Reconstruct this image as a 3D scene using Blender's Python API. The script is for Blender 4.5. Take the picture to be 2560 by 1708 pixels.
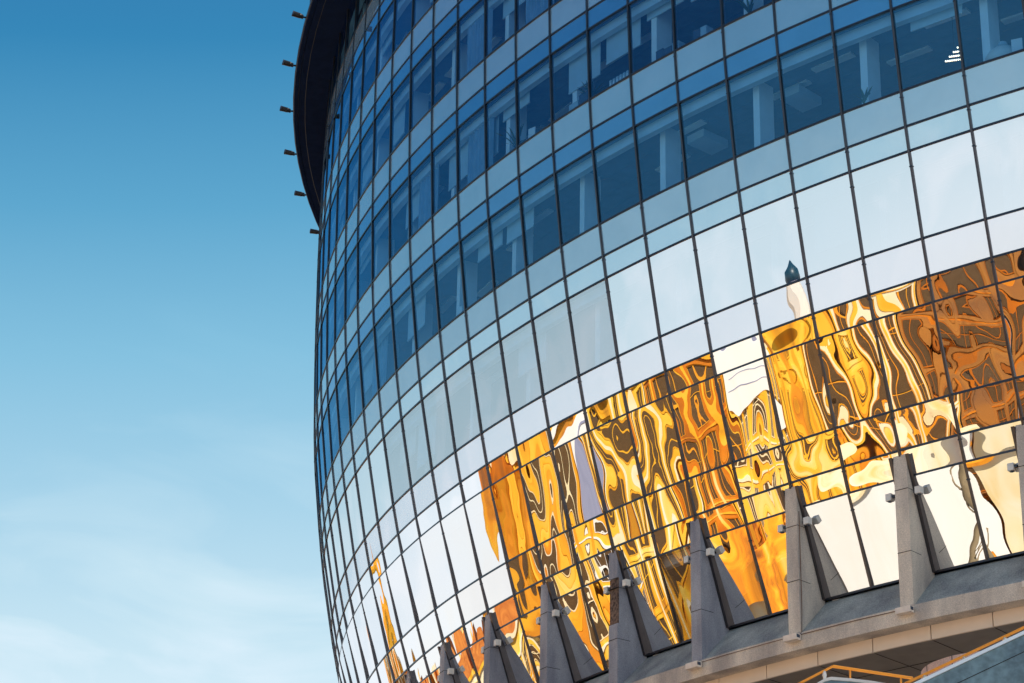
import bpy, math, random
from mathutils import Vector, Matrix
random.seed(7)
pi = math.pi
# ------------------------------------------------------------------ camera, world, sun, exposure
scene = bpy.context.scene
for o in list(bpy.data.objects): bpy.data.objects.remove(o, do_unlink=True)
COL = scene.collection
CAM = Vector((-0.76189, -91.51634, 1.6))
RC = Matrix(((0.9161424, 0.4004264, 0.0184873), (0.1475932, -0.3798425, 0.9132009), (0.3726920, -0.8338935, -0.4070901)))
FPX = 6051.06
cd = bpy.data.cameras.new('camera'); cam = bpy.data.objects.new('camera', cd); COL.objects.link(cam)
cd.sensor_width = 36; cd.lens = FPX / 2560 * 36; cd.clip_end = 3000; cd.clip_start = .1
cam.matrix_world = Matrix.Translation(CAM) @ RC.transposed().to_4x4()
scene.camera = cam
SUN_AZ, SUN_EL = math.radians(22), math.radians(50)
w = bpy.data.worlds.new('World'); scene.world = w; w.use_nodes = True
nt = w.node_tree; N = nt.nodes; Lk = nt.links
bg = N['Background']
def wn(t, **k):
    n = N.new(t)
    for a, b in k.items(): setattr(n, a, b)
    return n
def wm(op, a, b=None, c=None):
    n = wn('ShaderNodeMath', operation=op)
    for i, v in enumerate((a, b, c)):
        if v is None: continue
        if isinstance(v, (int, float)): n.inputs[i].default_value = v
        else: Lk.new(v, n.inputs[i])
    return n.outputs[0]
tc = wn('ShaderNodeTexCoord'); sep = wn('ShaderNodeSeparateXYZ'); Lk.new(tc.outputs['Generated'], sep.inputs[0])
X, Y, Z = sep.outputs
el = wm('MULTIPLY', wm('ARCSINE', Z), 180 / pi)
side = wm('ADD', wm('MULTIPLY', X, math.cos(math.radians(-150))), wm('MULTIPLY', Y, math.sin(math.radians(-150))))
el2 = wm('ADD', el, wm('MULTIPLY', wm('MAXIMUM', side, 0.0), 5.0))
# faint cirrus: lowers the effective elevation in streaks near the horizon
mp = wn('ShaderNodeMapping'); mp.inputs['Scale'].default_value = (2.5, 2.5, 8); mp.inputs['Rotation'].default_value = (.25, .1, 0)
Lk.new(tc.outputs['Generated'], mp.inputs[0])
nz = wn('ShaderNodeTexNoise'); nz.inputs['Scale'].default_value = 3.1; nz.inputs['Detail'].default_value = 8; nz.inputs['Distortion'].default_value = 1.1
Lk.new(mp.outputs[0], nz.inputs['Vector'])
cl = wn('ShaderNodeMapRange'); cl.inputs[1].default_value = .48; cl.inputs[2].default_value = .8; Lk.new(nz.outputs[0], cl.inputs[0])
low = wn('ShaderNodeMapRange'); low.inputs[1].default_value = 25; low.inputs[2].default_value = 17; Lk.new(el2, low.inputs[0])
cloud = wm('MULTIPLY', cl.outputs[0], low.outputs[0])
fac = wm('DIVIDE', wm('SUBTRACT', el2, wm('MULTIPLY', cloud, 3.5)), 60.0)
rp = wn('ShaderNodeValToRGB'); Lk.new(fac, rp.inputs[0]); rp.color_ramp.interpolation = 'LINEAR'
SKY = [(0, (1.0, .99, .98)), (9, (.97, 1.0, 1.05)), (13, (.77, .88, .95)), (16.5, (.57, .76, .84)), (20, (.37, .62, .76)),
       (23.5, (.21, .50, .68)), (27, (.085, .35, .56)), (31, (.010, .205, .42)), (37, (.004, .11, .32)), (46, (.01, .075, .25)), (60, (.006, .05, .19))]
els = rp.color_ramp.elements
while len(els) < len(SKY): els.new(.5)
for e_, (a, c) in zip(els, SKY): e_.position = a / 60; e_.color = (*c, 1)
sky = wn('ShaderNodeTexSky', sky_type='NISHITA', sun_disc=False); sky.sun_elevation = SUN_EL; sky.sun_rotation = pi / 2 - SUN_AZ
ms = wn('ShaderNodeVectorMath', operation='SCALE'); ms.inputs['Scale'].default_value = .22; Lk.new(sky.outputs[0], ms.inputs[0])
mr = wn('ShaderNodeVectorMath', operation='SCALE'); mr.inputs['Scale'].default_value = 8.9; Lk.new(rp.outputs[0], mr.inputs[0])
mx = wn('ShaderNodeVectorMath', operation='ADD'); Lk.new(ms.outputs[0], mx.inputs[0]); Lk.new(mr.outputs[0], mx.inputs[1])
Lk.new(mx.outputs[0], bg.inputs[0]); bg.inputs[1].default_value = .1
sl = bpy.data.lights.new('sun', 'SUN'); sl.energy = 4.9; sl.angle = math.radians(.5); sl.color = (1, .93, .82)
so = bpy.data.objects.new('sun', sl); COL.objects.link(so)
sd = Vector((math.cos(SUN_EL) * math.cos(SUN_AZ), math.cos(SUN_EL) * math.sin(SUN_AZ), math.sin(SUN_EL)))
so.rotation_euler = sd.to_track_quat('Z', 'Y').to_euler()
vs = scene.view_settings; vs.view_transform = 'Standard'; vs.look = 'None'; vs.exposure = .12; vs.gamma = 1; vs.use_curve_mapping = False

# ------------------------------------------------------------------ materials
def mat(name): m = bpy.data.materials.new(name); m.use_nodes = True; return m
class NB:
    def __init__(s, m): s.t = m.node_tree; s.n = s.t.nodes; s.l = s.t.links; s.b = s.n['Principled BSDF']
    def new(s, t, ins=None, **k):
        n = s.n.new(t)
        for a, b in k.items(): setattr(n, a, b)
        for a, b in (ins or {}).items():
            if hasattr(b, 'is_output'): s.l.new(b, n.inputs[a])
            else: n.inputs[a].default_value = b
        return n
    def noise(s, vec, scale, detail=3, **k):
        return s.new('ShaderNodeTexNoise', {'Vector': vec, 'Scale': scale, 'Detail': detail}, **k).outputs[0]
    def ramp(s, f, stops):
        n = s.new('ShaderNodeValToRGB'); s.l.new(f, n.inputs[0]); e = n.color_ramp.elements
        while len(e) < len(stops): e.new(.5)
        for x, (p_, c) in zip(e, stops): x.position = p_; x.color = (*c, 1)
        return n.outputs[0]
def simple(name, col, rough=.6, metal=0, spec=.5, var=.12, scale=3, bump=0):
    m = mat(name); b = NB(m); P = b.b
    P.inputs['Roughness'].default_value = rough; P.inputs['Metallic'].default_value = metal
    P.inputs['Specular IOR Level'].default_value = spec
    oc = b.new('ShaderNodeTexCoord').outputs['Object']; f = b.noise(oc, scale, 5)
    b.l.new(b.ramp(f, [(.3, tuple(c * (1 - var) for c in col)), (.7, tuple(min(1, c * (1 + var)) for c in col))]), P.inputs['Base Color'])
    if bump:
        bn = b.new('ShaderNodeBump', {'Height': b.noise(oc, scale * 12, 4), 'Strength': 1., 'Distance': bump}); b.l.new(bn.outputs[0], P.inputs['Normal'])
    return m
def granite(name, base, contrast=.45, grain=38, stain=.25):
    m = mat(name); b = NB(m); P = b.b; P.inputs['Roughness'].default_value = .75
    oc = b.new('ShaderNodeTexCoord').outputs['Object']
    g = b.ramp(b.noise(oc, grain, 2), [(.32, tuple(c * (1 - contrast) for c in base)), (.5, base), (.66, tuple(min(1, c * (1 + contrast)) for c in base))])
    mpp = b.new('ShaderNodeMapping', {'Vector': oc, 'Scale': (1.2, 1.2, .35)}).outputs[0]
    s = b.ramp(b.noise(mpp, 1.3, 6), [(.35, (1 - stain, 1 - stain, 1 - stain * .9)), (.65, (1, 1, 1))])
    mxx = b.new('ShaderNodeMix', data_type='RGBA', blend_type='MULTIPLY'); mxx.inputs[0].default_value = 1
    b.l.new(g, mxx.inputs[6]); b.l.new(s, mxx.inputs[7]); b.l.new(mxx.outputs[2], P.inputs['Base Color'])
    bn = b.new('ShaderNodeBump', {'Height': b.noise(oc, grain * 1.2, 2), 'Strength': .5, 'Distance': .01}); b.l.new(bn.outputs[0], P.inputs['Normal'])
    return m
def glass(name, R0, back=None, tint=(.75, .85, .95), dirt=.04, rtint=(1, 1, 1)):
    """sealed facade pane: mirror coat mixed by a Schlick curve with what lies behind it"""
    m = mat(name); b = NB(m); b.n.remove(b.b); out = b.n['Material Output']
    oc = b.new('ShaderNodeTexCoord').outputs['Object']
    pid = b.new('ShaderNodeAttribute', attribute_name='pid').outputs['Fac']
    lw = b.new('ShaderNodeLayerWeight', {'Blend': .5}).outputs['Facing']
    p5 = b.new('ShaderNodeMath', {0: lw, 1: 4.6}, operation='POWER').outputs[0]
    R = b.new('ShaderNodeMapRange', {0: p5, 3: R0, 4: .97}).outputs[0]
    gl = b.new('ShaderNodeBsdfGlossy', {'Color': (*rtint, 1), 'Roughness': 0.0}).outputs[0]
    if back is None:
        tr = b.new('ShaderNodeBsdfTransparent', {'Color': (*tint, 1)}).outputs[0]
        df = b.new('ShaderNodeBsdfDiffuse', {'Color': (.35, .4, .45, 1)}).outputs[0]
        bk = b.new('ShaderNodeMixShader', {0: dirt, 1: tr, 2: df}).outputs[0]
    else:
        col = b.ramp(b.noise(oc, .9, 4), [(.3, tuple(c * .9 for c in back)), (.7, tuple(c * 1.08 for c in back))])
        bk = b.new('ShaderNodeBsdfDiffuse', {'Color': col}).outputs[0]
    mixs = b.new('ShaderNodeMixShader', {0: R, 1: bk, 2: gl}); b.l.new(mixs.outputs[0], out.inputs[0])
    return m
M = {}
M['win_hi'] = glass('clear_window_glass', .17, tint=(.46, .74, .93), dirt=.02, rtint=(.22, .56, .88))
M['win_mid'] = glass('silvered_window_glass', .8, tint=(.6, .7, .8))
M['win_half'] = glass('half_silvered_window_glass', .54, tint=(.60, .80, 1), rtint=(.93, .98, 1))
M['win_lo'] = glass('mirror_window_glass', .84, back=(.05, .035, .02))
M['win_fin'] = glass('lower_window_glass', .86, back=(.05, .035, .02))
M['win_show'] = glass('clear_lower_glass', .34, tint=(.9, .85, .8))
M['sp_hi'] = glass('frosted_spandrel_glass', .40, back=(.22, .37, .52), rtint=(.80, .93, 1))
M['sp_mid'] = glass('pale_spandrel_glass', .66, back=(.42, .48, .56), rtint=(.95, .97, 1))
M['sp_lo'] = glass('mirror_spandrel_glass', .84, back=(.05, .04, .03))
M['nr_hi'] = glass('blue_spandrel_glass', .32, back=(.04, .17, .42), rtint=(.6, .82, 1))
M['nr_mid'] = glass('pale_blue_spandrel_glass', .62, back=(.26, .42, .56), rtint=(.86, .96, 1))
M['frame'] = simple('dark_facade_metal', (.085, .080, .088), .34, .9)
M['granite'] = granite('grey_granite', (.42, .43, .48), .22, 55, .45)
M['granite_warmlit'] = granite('warm_lit_granite', (.80, .69, .57), .18, 50, .45)  # same granite, with the warm light at the right put into its colour
M['sill'] = granite('blue_grey_sill_stone', (.46, .48, .44), .25, 30, .45)
M['rock'] = granite('rough_brown_backing', (.16, .10, .07), .8, 14, .6)
M['cream'] = simple('cream_fascia_panel', (.86, .70, .56), .55, var=.05, scale=1.2)
M['soffit'] = simple('dark_soffit_panel', (.012, .022, .06), 1, spec=0)
M['soffit_low'] = simple('grey_soffit_panel', (.26, .23, .21), .3)
M['joint'] = simple('joint_black', (.015, .015, .015), .8)
M['rim'] = simple('rim_metal', (.05, .07, .12), .4, .5)
M['black'] = simple('black_metal', (.004, .005, .008), .45, .2)
M['white'] = simple('white_paint', (.78, .75, .70), .5, var=.06, scale=8)
M['lampbox'] = simple('cream_lamp_housing', (.93, .78, .66), .45, var=.1, scale=9)
M['cable'] = simple('rusty_cable', (.18, .09, .05), .7)
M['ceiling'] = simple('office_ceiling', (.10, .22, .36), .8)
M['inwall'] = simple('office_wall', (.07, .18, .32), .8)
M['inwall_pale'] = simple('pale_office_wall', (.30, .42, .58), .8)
M['column'] = simple('office_column', (.88, .90, .92), .7, var=.04)
M['beam'] = simple('office_beam', (.55, .68, .80), .7, var=.04)
M['blind'] = simple('roller_blind', (.50, .62, .70), .9, var=.05)
M['curtain'] = simple('curtain_cloth', (.28, .40, .52), .9)
M['paper'] = simple('white_card', (.82, .84, .86), .7, var=.03)
M['binder'] = simple('grey_binder', (.45, .55, .62), .7)
M['box'] = simple('dark_box', (.06, .08, .12), .6)
M['leaf'] = simple('plant_leaf', (.04, .10, .05), .6)
M['rail'] = simple('orange_handrail', (.95, .36, .04), .3, .2, var=.08)
M['brass'] = simple('pale_brass', (.85, .72, .5), .25, .5)
M['stair'] = granite('blue_grey_stair_wall', (.20, .32, .37), .22, 9, .4)
M['coping'] = simple('pale_coping_metal', (.82, .84, .86), .35, .4, var=.05)
M['pink'] = granite('pinkish_stone', (.80, .54, .44), .15, 40, .15)
M['plaza'] = granite('pale_plaza_paving', (.50, .45, .39), .15, 2.5, .25)
def bulb():
    m = mat('warm_bulb'); b = NB(m); b.b.inputs['Base Color'].default_value = (1, .8, .6, 1)
    b.b.inputs['Emission Color'].default_value = (1, .72, .5, 1); b.b.inputs['Emission Strength'].default_value = 3.2; return m
M['bulb'] = bulb()

# ------------------------------------------------------------------ object helpers
class MB:
    def __init__(s): s.v = []; s.f = []
    def quad(s, *pts): n = len(s.v); s.v += [tuple(p) for p in pts]; s.f.append(tuple(range(n, n + len(pts))))
    def hexa(s, a):   # 8 points: bottom 4 (ccw), top 4
        n = len(s.v); s.v += [tuple(p) for p in a]
        for f in ((3, 2, 1, 0), (4, 5, 6, 7), (0, 1, 5, 4), (1, 2, 6, 5), (2, 3, 7, 6), (3, 0, 4, 7)): s.f.append(tuple(n + i for i in f))
    def box(s, c, d, M3=None):
        P = [Vector((x * d[0] / 2, y * d[1] / 2, z * d[2] / 2)) for z in (-1, 1) for x, y in ((-1, -1), (1, -1), (1, 1), (-1, 1))]
        if M3 is not None: P = [M3 @ p for p in P]
        s.hexa([Vector(c) + p for p in P])
    def span(s, x0, x1, y0, y1, z0, z1): s.box(((x0 + x1) / 2, (y0 + y1) / 2, (z0 + z1) / 2), (abs(x1 - x0), abs(y1 - y0), abs(z1 - z0)))
    def tube(s, pts, r, seg=10, caps=True):
        pts = [Vector(p) for p in pts]; rs = r if isinstance(r, (list, tuple)) else [r] * len(pts); rings = []
        for i, p in enumerate(pts):
            d = (pts[min(i + 1, len(pts) - 1)] - pts[max(i - 1, 0)]).normalized()
            u = d.cross(Vector((0, 0, 1)));
            if u.length < .05: u = d.cross(Vector((1, 0, 0)))
            u.normalize(); v = d.cross(u); n = len(s.v); rings.append(n)
            for k in range(seg):
                a = 2 * pi * k / seg; s.v.append(tuple(p + (u * math.cos(a) + v * math.sin(a)) * rs[i]))
        for a, b in zip(rings, rings[1:]):
            for k in range(seg): s.f.append((a + k, a + (k + 1) % seg, b + (k + 1) % seg, b + k))
        if caps: s.f.append(tuple(rings[0] + k for k in range(seg))[::-1]); s.f.append(tuple(rings[-1] + k for k in range(seg)))
    def build(s, name, m, parent=None, smooth=False):
        me = bpy.data.meshes.new(name); me.from_pydata(s.v, [], s.f); me.update(); me.materials.append(m)
        if smooth:
            for p in me.polygons: p.use_smooth = True
        o = bpy.data.objects.new(name, me); COL.objects.link(o)
        if parent: o.parent = parent
        return o
def empty(name, label, cat, loc=(0, 0, 0), group=None):
    o = bpy.data.objects.new(name, None); COL.objects.link(o); o.location = loc; o.empty_display_size = .2
    tag(o, label, cat, group); return o
def tag(o, label, cat, group=None):
    o['label'] = label; o['category'] = cat
    if group: o['group'] = group
    return o
def copy_tree(o, parent=None):
    c = o.copy(); COL.objects.link(c); c.parent = parent
    for ch in list(o.children): copy_tree(ch, c)
    return c
def ray(x, y):
    return (RC.transposed() @ Vector(((x - 1280) / FPX, -(y - 854) / FPX, -1))).normalized()
def at_dist(x, y, D):      # point seen at a pixel of the survey photograph, at horizontal distance D
    d = ray(x, y); return CAM + d * (D / math.hypot(d.x, d.y))
ORD = ['first', 'second', 'third', 'fourth', 'fifth', 'sixth', 'seventh', 'eighth', 'ninth', 'tenth']

# ------------------------------------------------------------------ ground
g = MB(); g.quad((-1500, -1500, 0), (1500, -1500, 0), (1500, 1500, 0), (-1500, 1500, 0))
o = g.build('plaza', M['plaza']); o['kind'] = 'structure'

# ------------------------------------------------------------------ the curved glass building
DTH, TH0, Z0, PA, PB = 0.0367631, -2.555714, 30.12444, .887169, .603035
RAD = [45.28, 45.31, 45.3249, 45.3295, 45.3267, 45.3176, 45.3088, 45.2635, 45.2395, 45.2207, 45.1288, 45.0674, 45.0153, 44.7742, 44.6491, 44.5545, 44.1673, 43.9762, 43.8356, 43.2873, 43.0347, 42.8501, 42.1058]
def zrow(r): k, s = divmod(r, 3); return Z0 - k * 3.6 - (0, PA, PA + PB)[s]
RZ = {r: zrow(r) for r in range(-13, 10)}; RR = {r: RAD[r + 13] for r in range(-13, 10)}
def P3(m, r, z): t = TH0 + DTH * m; return Vector((r * math.cos(t), r * math.sin(t), z))
def rad_at(z):
    for r in range(-13, 9):
        if RZ[r] >= z >= RZ[r + 1]:
            f = (RZ[r] - z) / (RZ[r] - RZ[r + 1]); return RR[r] + (RR[r + 1] - RR[r]) * f
    return RR[-13] if z > RZ[-13] else RR[9]
def refl(r, m, v=.5):      # mirror direction of the camera's ray at a pane (used to find where neighbours must stand)
    z1, z2, r1, r2 = RZ[r], RZ[r + 1], RR[r], RR[r + 1]; th = TH0 + DTH * m; s_ = math.atan2(r1 - r2, z1 - z2) + TILT(r)
    n = Vector((math.cos(th) * math.cos(s_), math.sin(th) * math.cos(s_), -math.sin(s_)))
    p = P3(m, r1 + (r2 - r1) * v, z1 + (z2 - z1) * v); d = (p - CAM).normalized(); return p, d - 2 * d.dot(n) * n
def TILT(r): return math.radians(1.2) if r >= 4 else 0
MLO, MHI = -8, 26
bld = empty('glass_office_building', 'tall curved office building with a bulging grid of blue and mirrored glass', 'office building')
SEG = 8
def waves(rng, r, m):
    """smooth roller waves and bowing of one pane: list of (slope, kx, kz, phase) and a bow"""
    a = AMP(r, m); out = []
    for s0, L in ((.018, 2.6), (.014, 1.6), (.0075, .9), (.003, .5)):
        for q in range(2):
            d = rng.gauss(0, .22 if m < 16 else .5) + (0 if rng.random() < (.85 if m < 16 else .6) else 1.3); k = 2 * pi / (L * rng.uniform(.8, 1.25))
            out.append((s0 * a * rng.uniform(.5, 1), k * math.cos(d), k * math.sin(d), rng.uniform(0, 6.28)))
    return out, a * rng.choice((-.020, .014, .024, -.034 if m > 14 else .01)), a * rng.choice((-.03, .02, .028))
def AMP(r, m):
    if r <= 3: return (.13 if r == 2 else .3) if m == 16 and r >= 2 else .07
    return {4: .55, 5: .85, 6: .78, 7: .7, 8: .66}[r] * (1.15 if m > 15 else 1)
def pane_geo(mb, nrm, att, r, m):
    """one glass pane, bent to the curve of the wall and slightly wavy like real toughened glass"""
    z1, z2, r1, r2 = RZ[r], RZ[r + 1], RR[r], RR[r + 1]; t = TILT(r); off = (z1 - z2) / 2 * math.tan(t)
    s_ = math.atan2(r1 - r2, z1 - z2) + t; rng = random.Random(r * 100 + m); jt = rng.uniform(-1, 1); jz = rng.uniform(-1, 1)
    k = .004 if r < 4 else .012; big = r >= 4 or (m == 16 and r >= 2)
    nu, nv = (26, 22 if z1 - z2 > 1 else 12) if big and -3 <= m <= 21 else (8, 2)
    ws, bx_, bz_ = waves(rng, r, m); W_, H_ = 1.62, z1 - z2; n0 = len(mb.v); pid = rng.uniform(0, 40)
    for j in range(nv + 1):
        v = j / nv; z = z2 + (z1 - z2) * v; rr = r2 + (r1 - r2) * v + off * (2 * v - 1) - .01
        for i in range(nu + 1):
            u_ = i / nu; mm = m + u_; x, y = (u_ - .5) * W_, (v - .5) * H_; h = bx_ * x * x / W_ + bz_ * y * y / W_; gx, gz = 2 * bx_ * x / W_, 2 * bz_ * y / W_
            for sl_, kx, kz, ph in ws:
                kk = math.hypot(kx, kz); a = kx * x + kz * y + ph; h += sl_ / kk * math.sin(a); c = sl_ / kk * math.cos(a); gx += c * kx; gz += c * kz
            th = TH0 + DTH * mm; tn = th + jt * k; st = s_ + jz * k
            er = Vector((math.cos(tn), math.sin(tn), 0)); et = Vector((-math.sin(tn), math.cos(tn), 0))
            nn = er * math.cos(st) + Vector((0, 0, -math.sin(st))); up = er * math.sin(st) + Vector((0, 0, math.cos(st)))
            p = P3(mm, rr, z); edge = min(1, 8 * min(u_, 1 - u_, v, 1 - v) + .0)
            mb.v.append(tuple(p + nn * h * .5 * edge)); nrm.append((nn - et * gx - up * gz).normalized())
    for j in range(nv):
        for i in range(nu): a = n0 + j * (nu + 1) + i; mb.f.append((a, a + 1, a + nu + 2, a + nu + 1)); att.append((pid, 1))
def finish_pane(mb, nrm, att, name, m_):
    o = mb.build(name, m_, bld); me = o.data
    for p in me.polygons: p.use_smooth = True
    me.normals_split_custom_set_from_vertices([tuple(n) for n in nrm])
    for nm, i in (('pid', 0),):
        a = me.attributes.new(nm, 'FLOAT', 'FACE')
        for j, t in enumerate(att): a.data[j].value = t[i]
    return o
def pane_mat(kind, r, m=0):
    if r == 8 and m == 13: return M['win_show']
    if r == 5 and m < 9: return M['win_mid']
    if r == 2 and 5 <= m <= 12: return M['win_half']
    if kind == 'window_pane': return M['win_hi'] if r < 0 else M['win_mid'] if r < 4 else M['win_lo'] if r < 7 else M['win_fin']
    if kind == 'spandrel_panel': return M['sp_hi'] if r < 2 else M['sp_mid'] if r < 4 else M['sp_lo']
    return M['nr_hi'] if r < 0 else M['nr_mid'] if r < 4 else M['sp_lo'] if r < 7 else M['win_fin']
KIND = {2: 'window_pane', 0: 'spandrel_panel', 1: 'narrow_panel'}
for kk, kind in KIND.items():
    cells = [(r, m) for r in range(-13, 9) if r % 3 == kk for m in range(MLO, MHI)]
    def size(c):      # how large a pane shows in the photograph
        vis = 1 if -2 <= c[1] <= 20 else .01
        return -(c[1] + 3) * vis
    cells.sort(key=size); rest = {}
    for i, (r, m) in enumerate(cells):
        if i < 99:
            mb, nr, at = MB(), [], []; pane_geo(mb, nr, at, r, m); finish_pane(mb, nr, at, kind, pane_mat(kind, r, m))
        else: rest.setdefault(pane_mat(kind, r, m).name, []).append((r, m))
    # the remaining panes of this kind: one object, one slot per glass type
    mb, nr, at, idx, mats = MB(), [], [], [], []
    for nm, cs in rest.items():
        mats.append(bpy.data.materials[nm])
        for r, m in cs:
            a = len(mb.f); pane_geo(mb, nr, at, r, m); idx += [len(mats) - 1] * (len(mb.f) - a)
    o = finish_pane(mb, nr, at, kind, mats[0]); o['kind'] = 'stuff'
    for mm in mats[1:]: o.data.materials.append(mm)
    for p, i in zip(o.data.polygons, idx): p.material_index = i
# mullions and transoms
def radial_frame(m): t = TH0 + DTH * m; return Vector((math.cos(t), math.sin(t), 0)), Vector((-math.sin(t), math.cos(t), 0))
for m in range(MLO, MHI + 1):
    mb = MB(); er, et = radial_frame(m); wd = .0265
    prof = [(RR[r], RZ[r]) for r in range(-13, 10)]
    for (ra, za), (rb, zb) in zip(prof, prof[1:]):
        q = []
        for (rr, zz) in ((rb, zb), (ra, za)):
            for a, b in ((-.09, -wd), (.028, -wd), (.028, wd), (-.09, wd)): q.append(er * (rr + a) + et * b + Vector((0, 0, zz)))
        mb.hexa(q)
        if (ra, za) != prof[0] and random.random() < .6:     # sleeve joint below the transom
            c = er * (rb + (ra - rb) * .82 + .027) + Vector((0, 0, zb + (za - zb) * .82))
            mb.box(c, (.012, .08, .03), Matrix((er, et, (0, 0, 1))).transposed())
    mb.build('mullion', M['frame'], bld)
for r in range(-13, 10):
    mb = MB()
    for m in range(MLO, MHI):
        er, et = radial_frame(m + .5); a, b = P3(m, RR[r], RZ[r]), P3(m + 1, RR[r], RZ[r]); q = []
        ea, eb = radial_frame(m)[0], radial_frame(m + 1)[0]
        h = .0255
        for dz in (-h, h):
            for p_, e, d in ((a, ea, -.085), (b, eb, -.085), (b, eb, .02), (a, ea, .02)): q.append(p_ + e * d + Vector((0, 0, dz)))
        mb.hexa(q)
    mb.build('transom', M['frame'], bld)
# floors, ceilings, back walls, columns behind the glass
def ring(mb, r_out, r_in, z0, z1, m0, m1, step=.5):
    n = int(round((m1 - m0) / step)); 
    for i in range(n):
        a, b = m0 + i * step, m0 + (i + 1) * step
        mb.hexa([P3(a, r_out, z0), P3(b, r_out, z0), P3(b, r_in, z0), P3(a, r_in, z0), P3(a, r_out, z1), P3(b, r_out, z1), P3(b, r_in, z1), P3(a, r_in, z1)])
for k in range(-5, 4):     # slab k lies between window bottom a_k and the top of the window below
    ztop = RZ.get(3 * k, 0) - .02 if 3 * k >= -13 else 46.6 + .4
    if k == -5: z0, z1 = RZ[-13] + .05, 47.0
    elif k == 3: z0, z1 = 17.62, 19.25
    else: z0, z1 = RZ[3 * k + 2] + .03, RZ[3 * k] - .03
    ro = min(rad_at(z0), rad_at(z1)) - .16
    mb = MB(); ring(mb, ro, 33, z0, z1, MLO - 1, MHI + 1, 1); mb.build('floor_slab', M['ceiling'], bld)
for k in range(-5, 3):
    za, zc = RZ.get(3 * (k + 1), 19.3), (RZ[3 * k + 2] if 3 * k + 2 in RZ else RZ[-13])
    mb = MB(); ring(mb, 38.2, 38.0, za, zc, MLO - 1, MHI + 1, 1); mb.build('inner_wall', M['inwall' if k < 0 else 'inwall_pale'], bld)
    rt = rad_at(zc)
    mb = MB(); ring(mb, rt - .22, rt - .40, zc - .26, zc + .02, MLO, MHI, 1); mb.build('edge_beam', M['beam'], bld)
    for m in range(-4, 24, 2):
        if k < 2 or m % 4 == 0:
            mb = MB(); mc = m + .27; rt = rad_at((za + zc) / 2) - .75; er, et = radial_frame(mc)
            mb.box(er * rt + Vector((0, 0, (za + zc) / 2)), (.55, .2, zc - za + .1), Matrix((er, et, (0, 0, 1))).transposed())
            if k <= -3 and m > 18: continue
            mb.build('column', M['column'], bld)
# desks / low cabinets under the glass give the rooms some depth
BL = {(-1, 13): .42, (-1, 12): .5, (-1, 8): .55, (-1, 9): .6, (-1, 10): .2, (-1, 14): .14, (-1, 15): .22, (0, 19): .16, (0, 9): .25, (0, 6): .5,
      (-2, 10): .3, (-2, 14): .45, (-2, 15): .3, (-2, 5): .5, (-2, 3): .4, (1, 5): .4, (1, 6): .7, (-3, 7): .5, (1, 2): .6, (0, 3): .5}
CU = [(-1, 7), (-1, 9), (-2, 9), (-2, 11), (-3, 8), (-3, 10), (-2, 12), (0, 4)]
for k_ in range(-4, 2):
    for m_ in range(-2, 21):
        if (k_, m_) not in BL and (k_, m_) not in CU and random.random() < .2 and not (k_ == 0 and m_ > 13): BL[(k_, m_)] = random.choice((.12, .2, .3, .45, .65))
for k_ in range(-4, 2):
    for m_ in range(0, 21):
        if random.random() < .25: continue
        zc_ = RZ[3 * k_ - 1]; er, et = radial_frame(m_ + .5); rt = rad_at(zc_) - random.choice((1.15, 1.5, 2.1))
        mb = MB(); mb.box(er * rt + Vector((0, 0, zc_ + .005)), (.22, 1.2, .05), Matrix((er, et, (0, 0, 1))).transposed()); mb.build('ceiling_light', M['paper'], bld)
    zc_ = RZ[3 * k_ - 1]; mb = MB(); rt = rad_at(zc_)
    for q in range(1, 6): ring(mb, rt - .7 - q * .6, rt - .715 - q * .6, zc_ + .022, zc_ + .04, MLO, MHI, 1)
    mb.build('ceiling_grid', M['inwall'], bld)
def win_z(k):      # floor k: window between c_(k-1) and a_k
    return RZ[3 * k], RZ[3 * k - 1]
for (k, m), fr in BL.items():
    za, zc = win_z(k); rt = rad_at(zc) - .5; rb = rt; er, et = radial_frame(m + .55); h = (zc - za) * fr
    mb = MB(); mb.box(er * rt + Vector((0, 0, zc - .1 - h / 2)), (.015, 1.38, h), Matrix((er, et, (0, 0, 1))).transposed())
    mb.box(er * rt + Vector((0, 0, zc - .1 - h)), (.04, 1.38, .04), Matrix((er, et, (0, 0, 1))).transposed())
    mb.build('roller_blind', M['blind'], bld)
for k, m in ((0, 14), (0, 16), (-2, 12)):
    za, zc = win_z(k); rt = rad_at(zc) - 1.7; er, et = radial_frame(m + .6)     # boxed ducts under the ceiling
    mb = MB(); mb.box(er * rt + Vector((0, 0, zc - .22)), (.9, .6, .22), Matrix((er, et, (0, 0, 1))).transposed()); mb.build('ceiling_duct', M['beam'], bld)
for k, m in CU:
    za, zc = win_z(k); mb = MB(); n = 48; rt = rad_at(za) - .25
    for i in range(n + 1):
        f = i / n; rr = rt + .05 * math.sin(f * 52 + m) + .02 * math.sin(f * 21)
        p = P3(m + .08 + f * .86, rr, 0); mb.v += [(p.x, p.y, za), (p.x, p.y, zc)]
    for i in range(n): a = 2 * i; mb.f.append((a, a + 2, a + 3, a + 1))
    mb.build('curtain', M['curtain'], bld, True)
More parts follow.
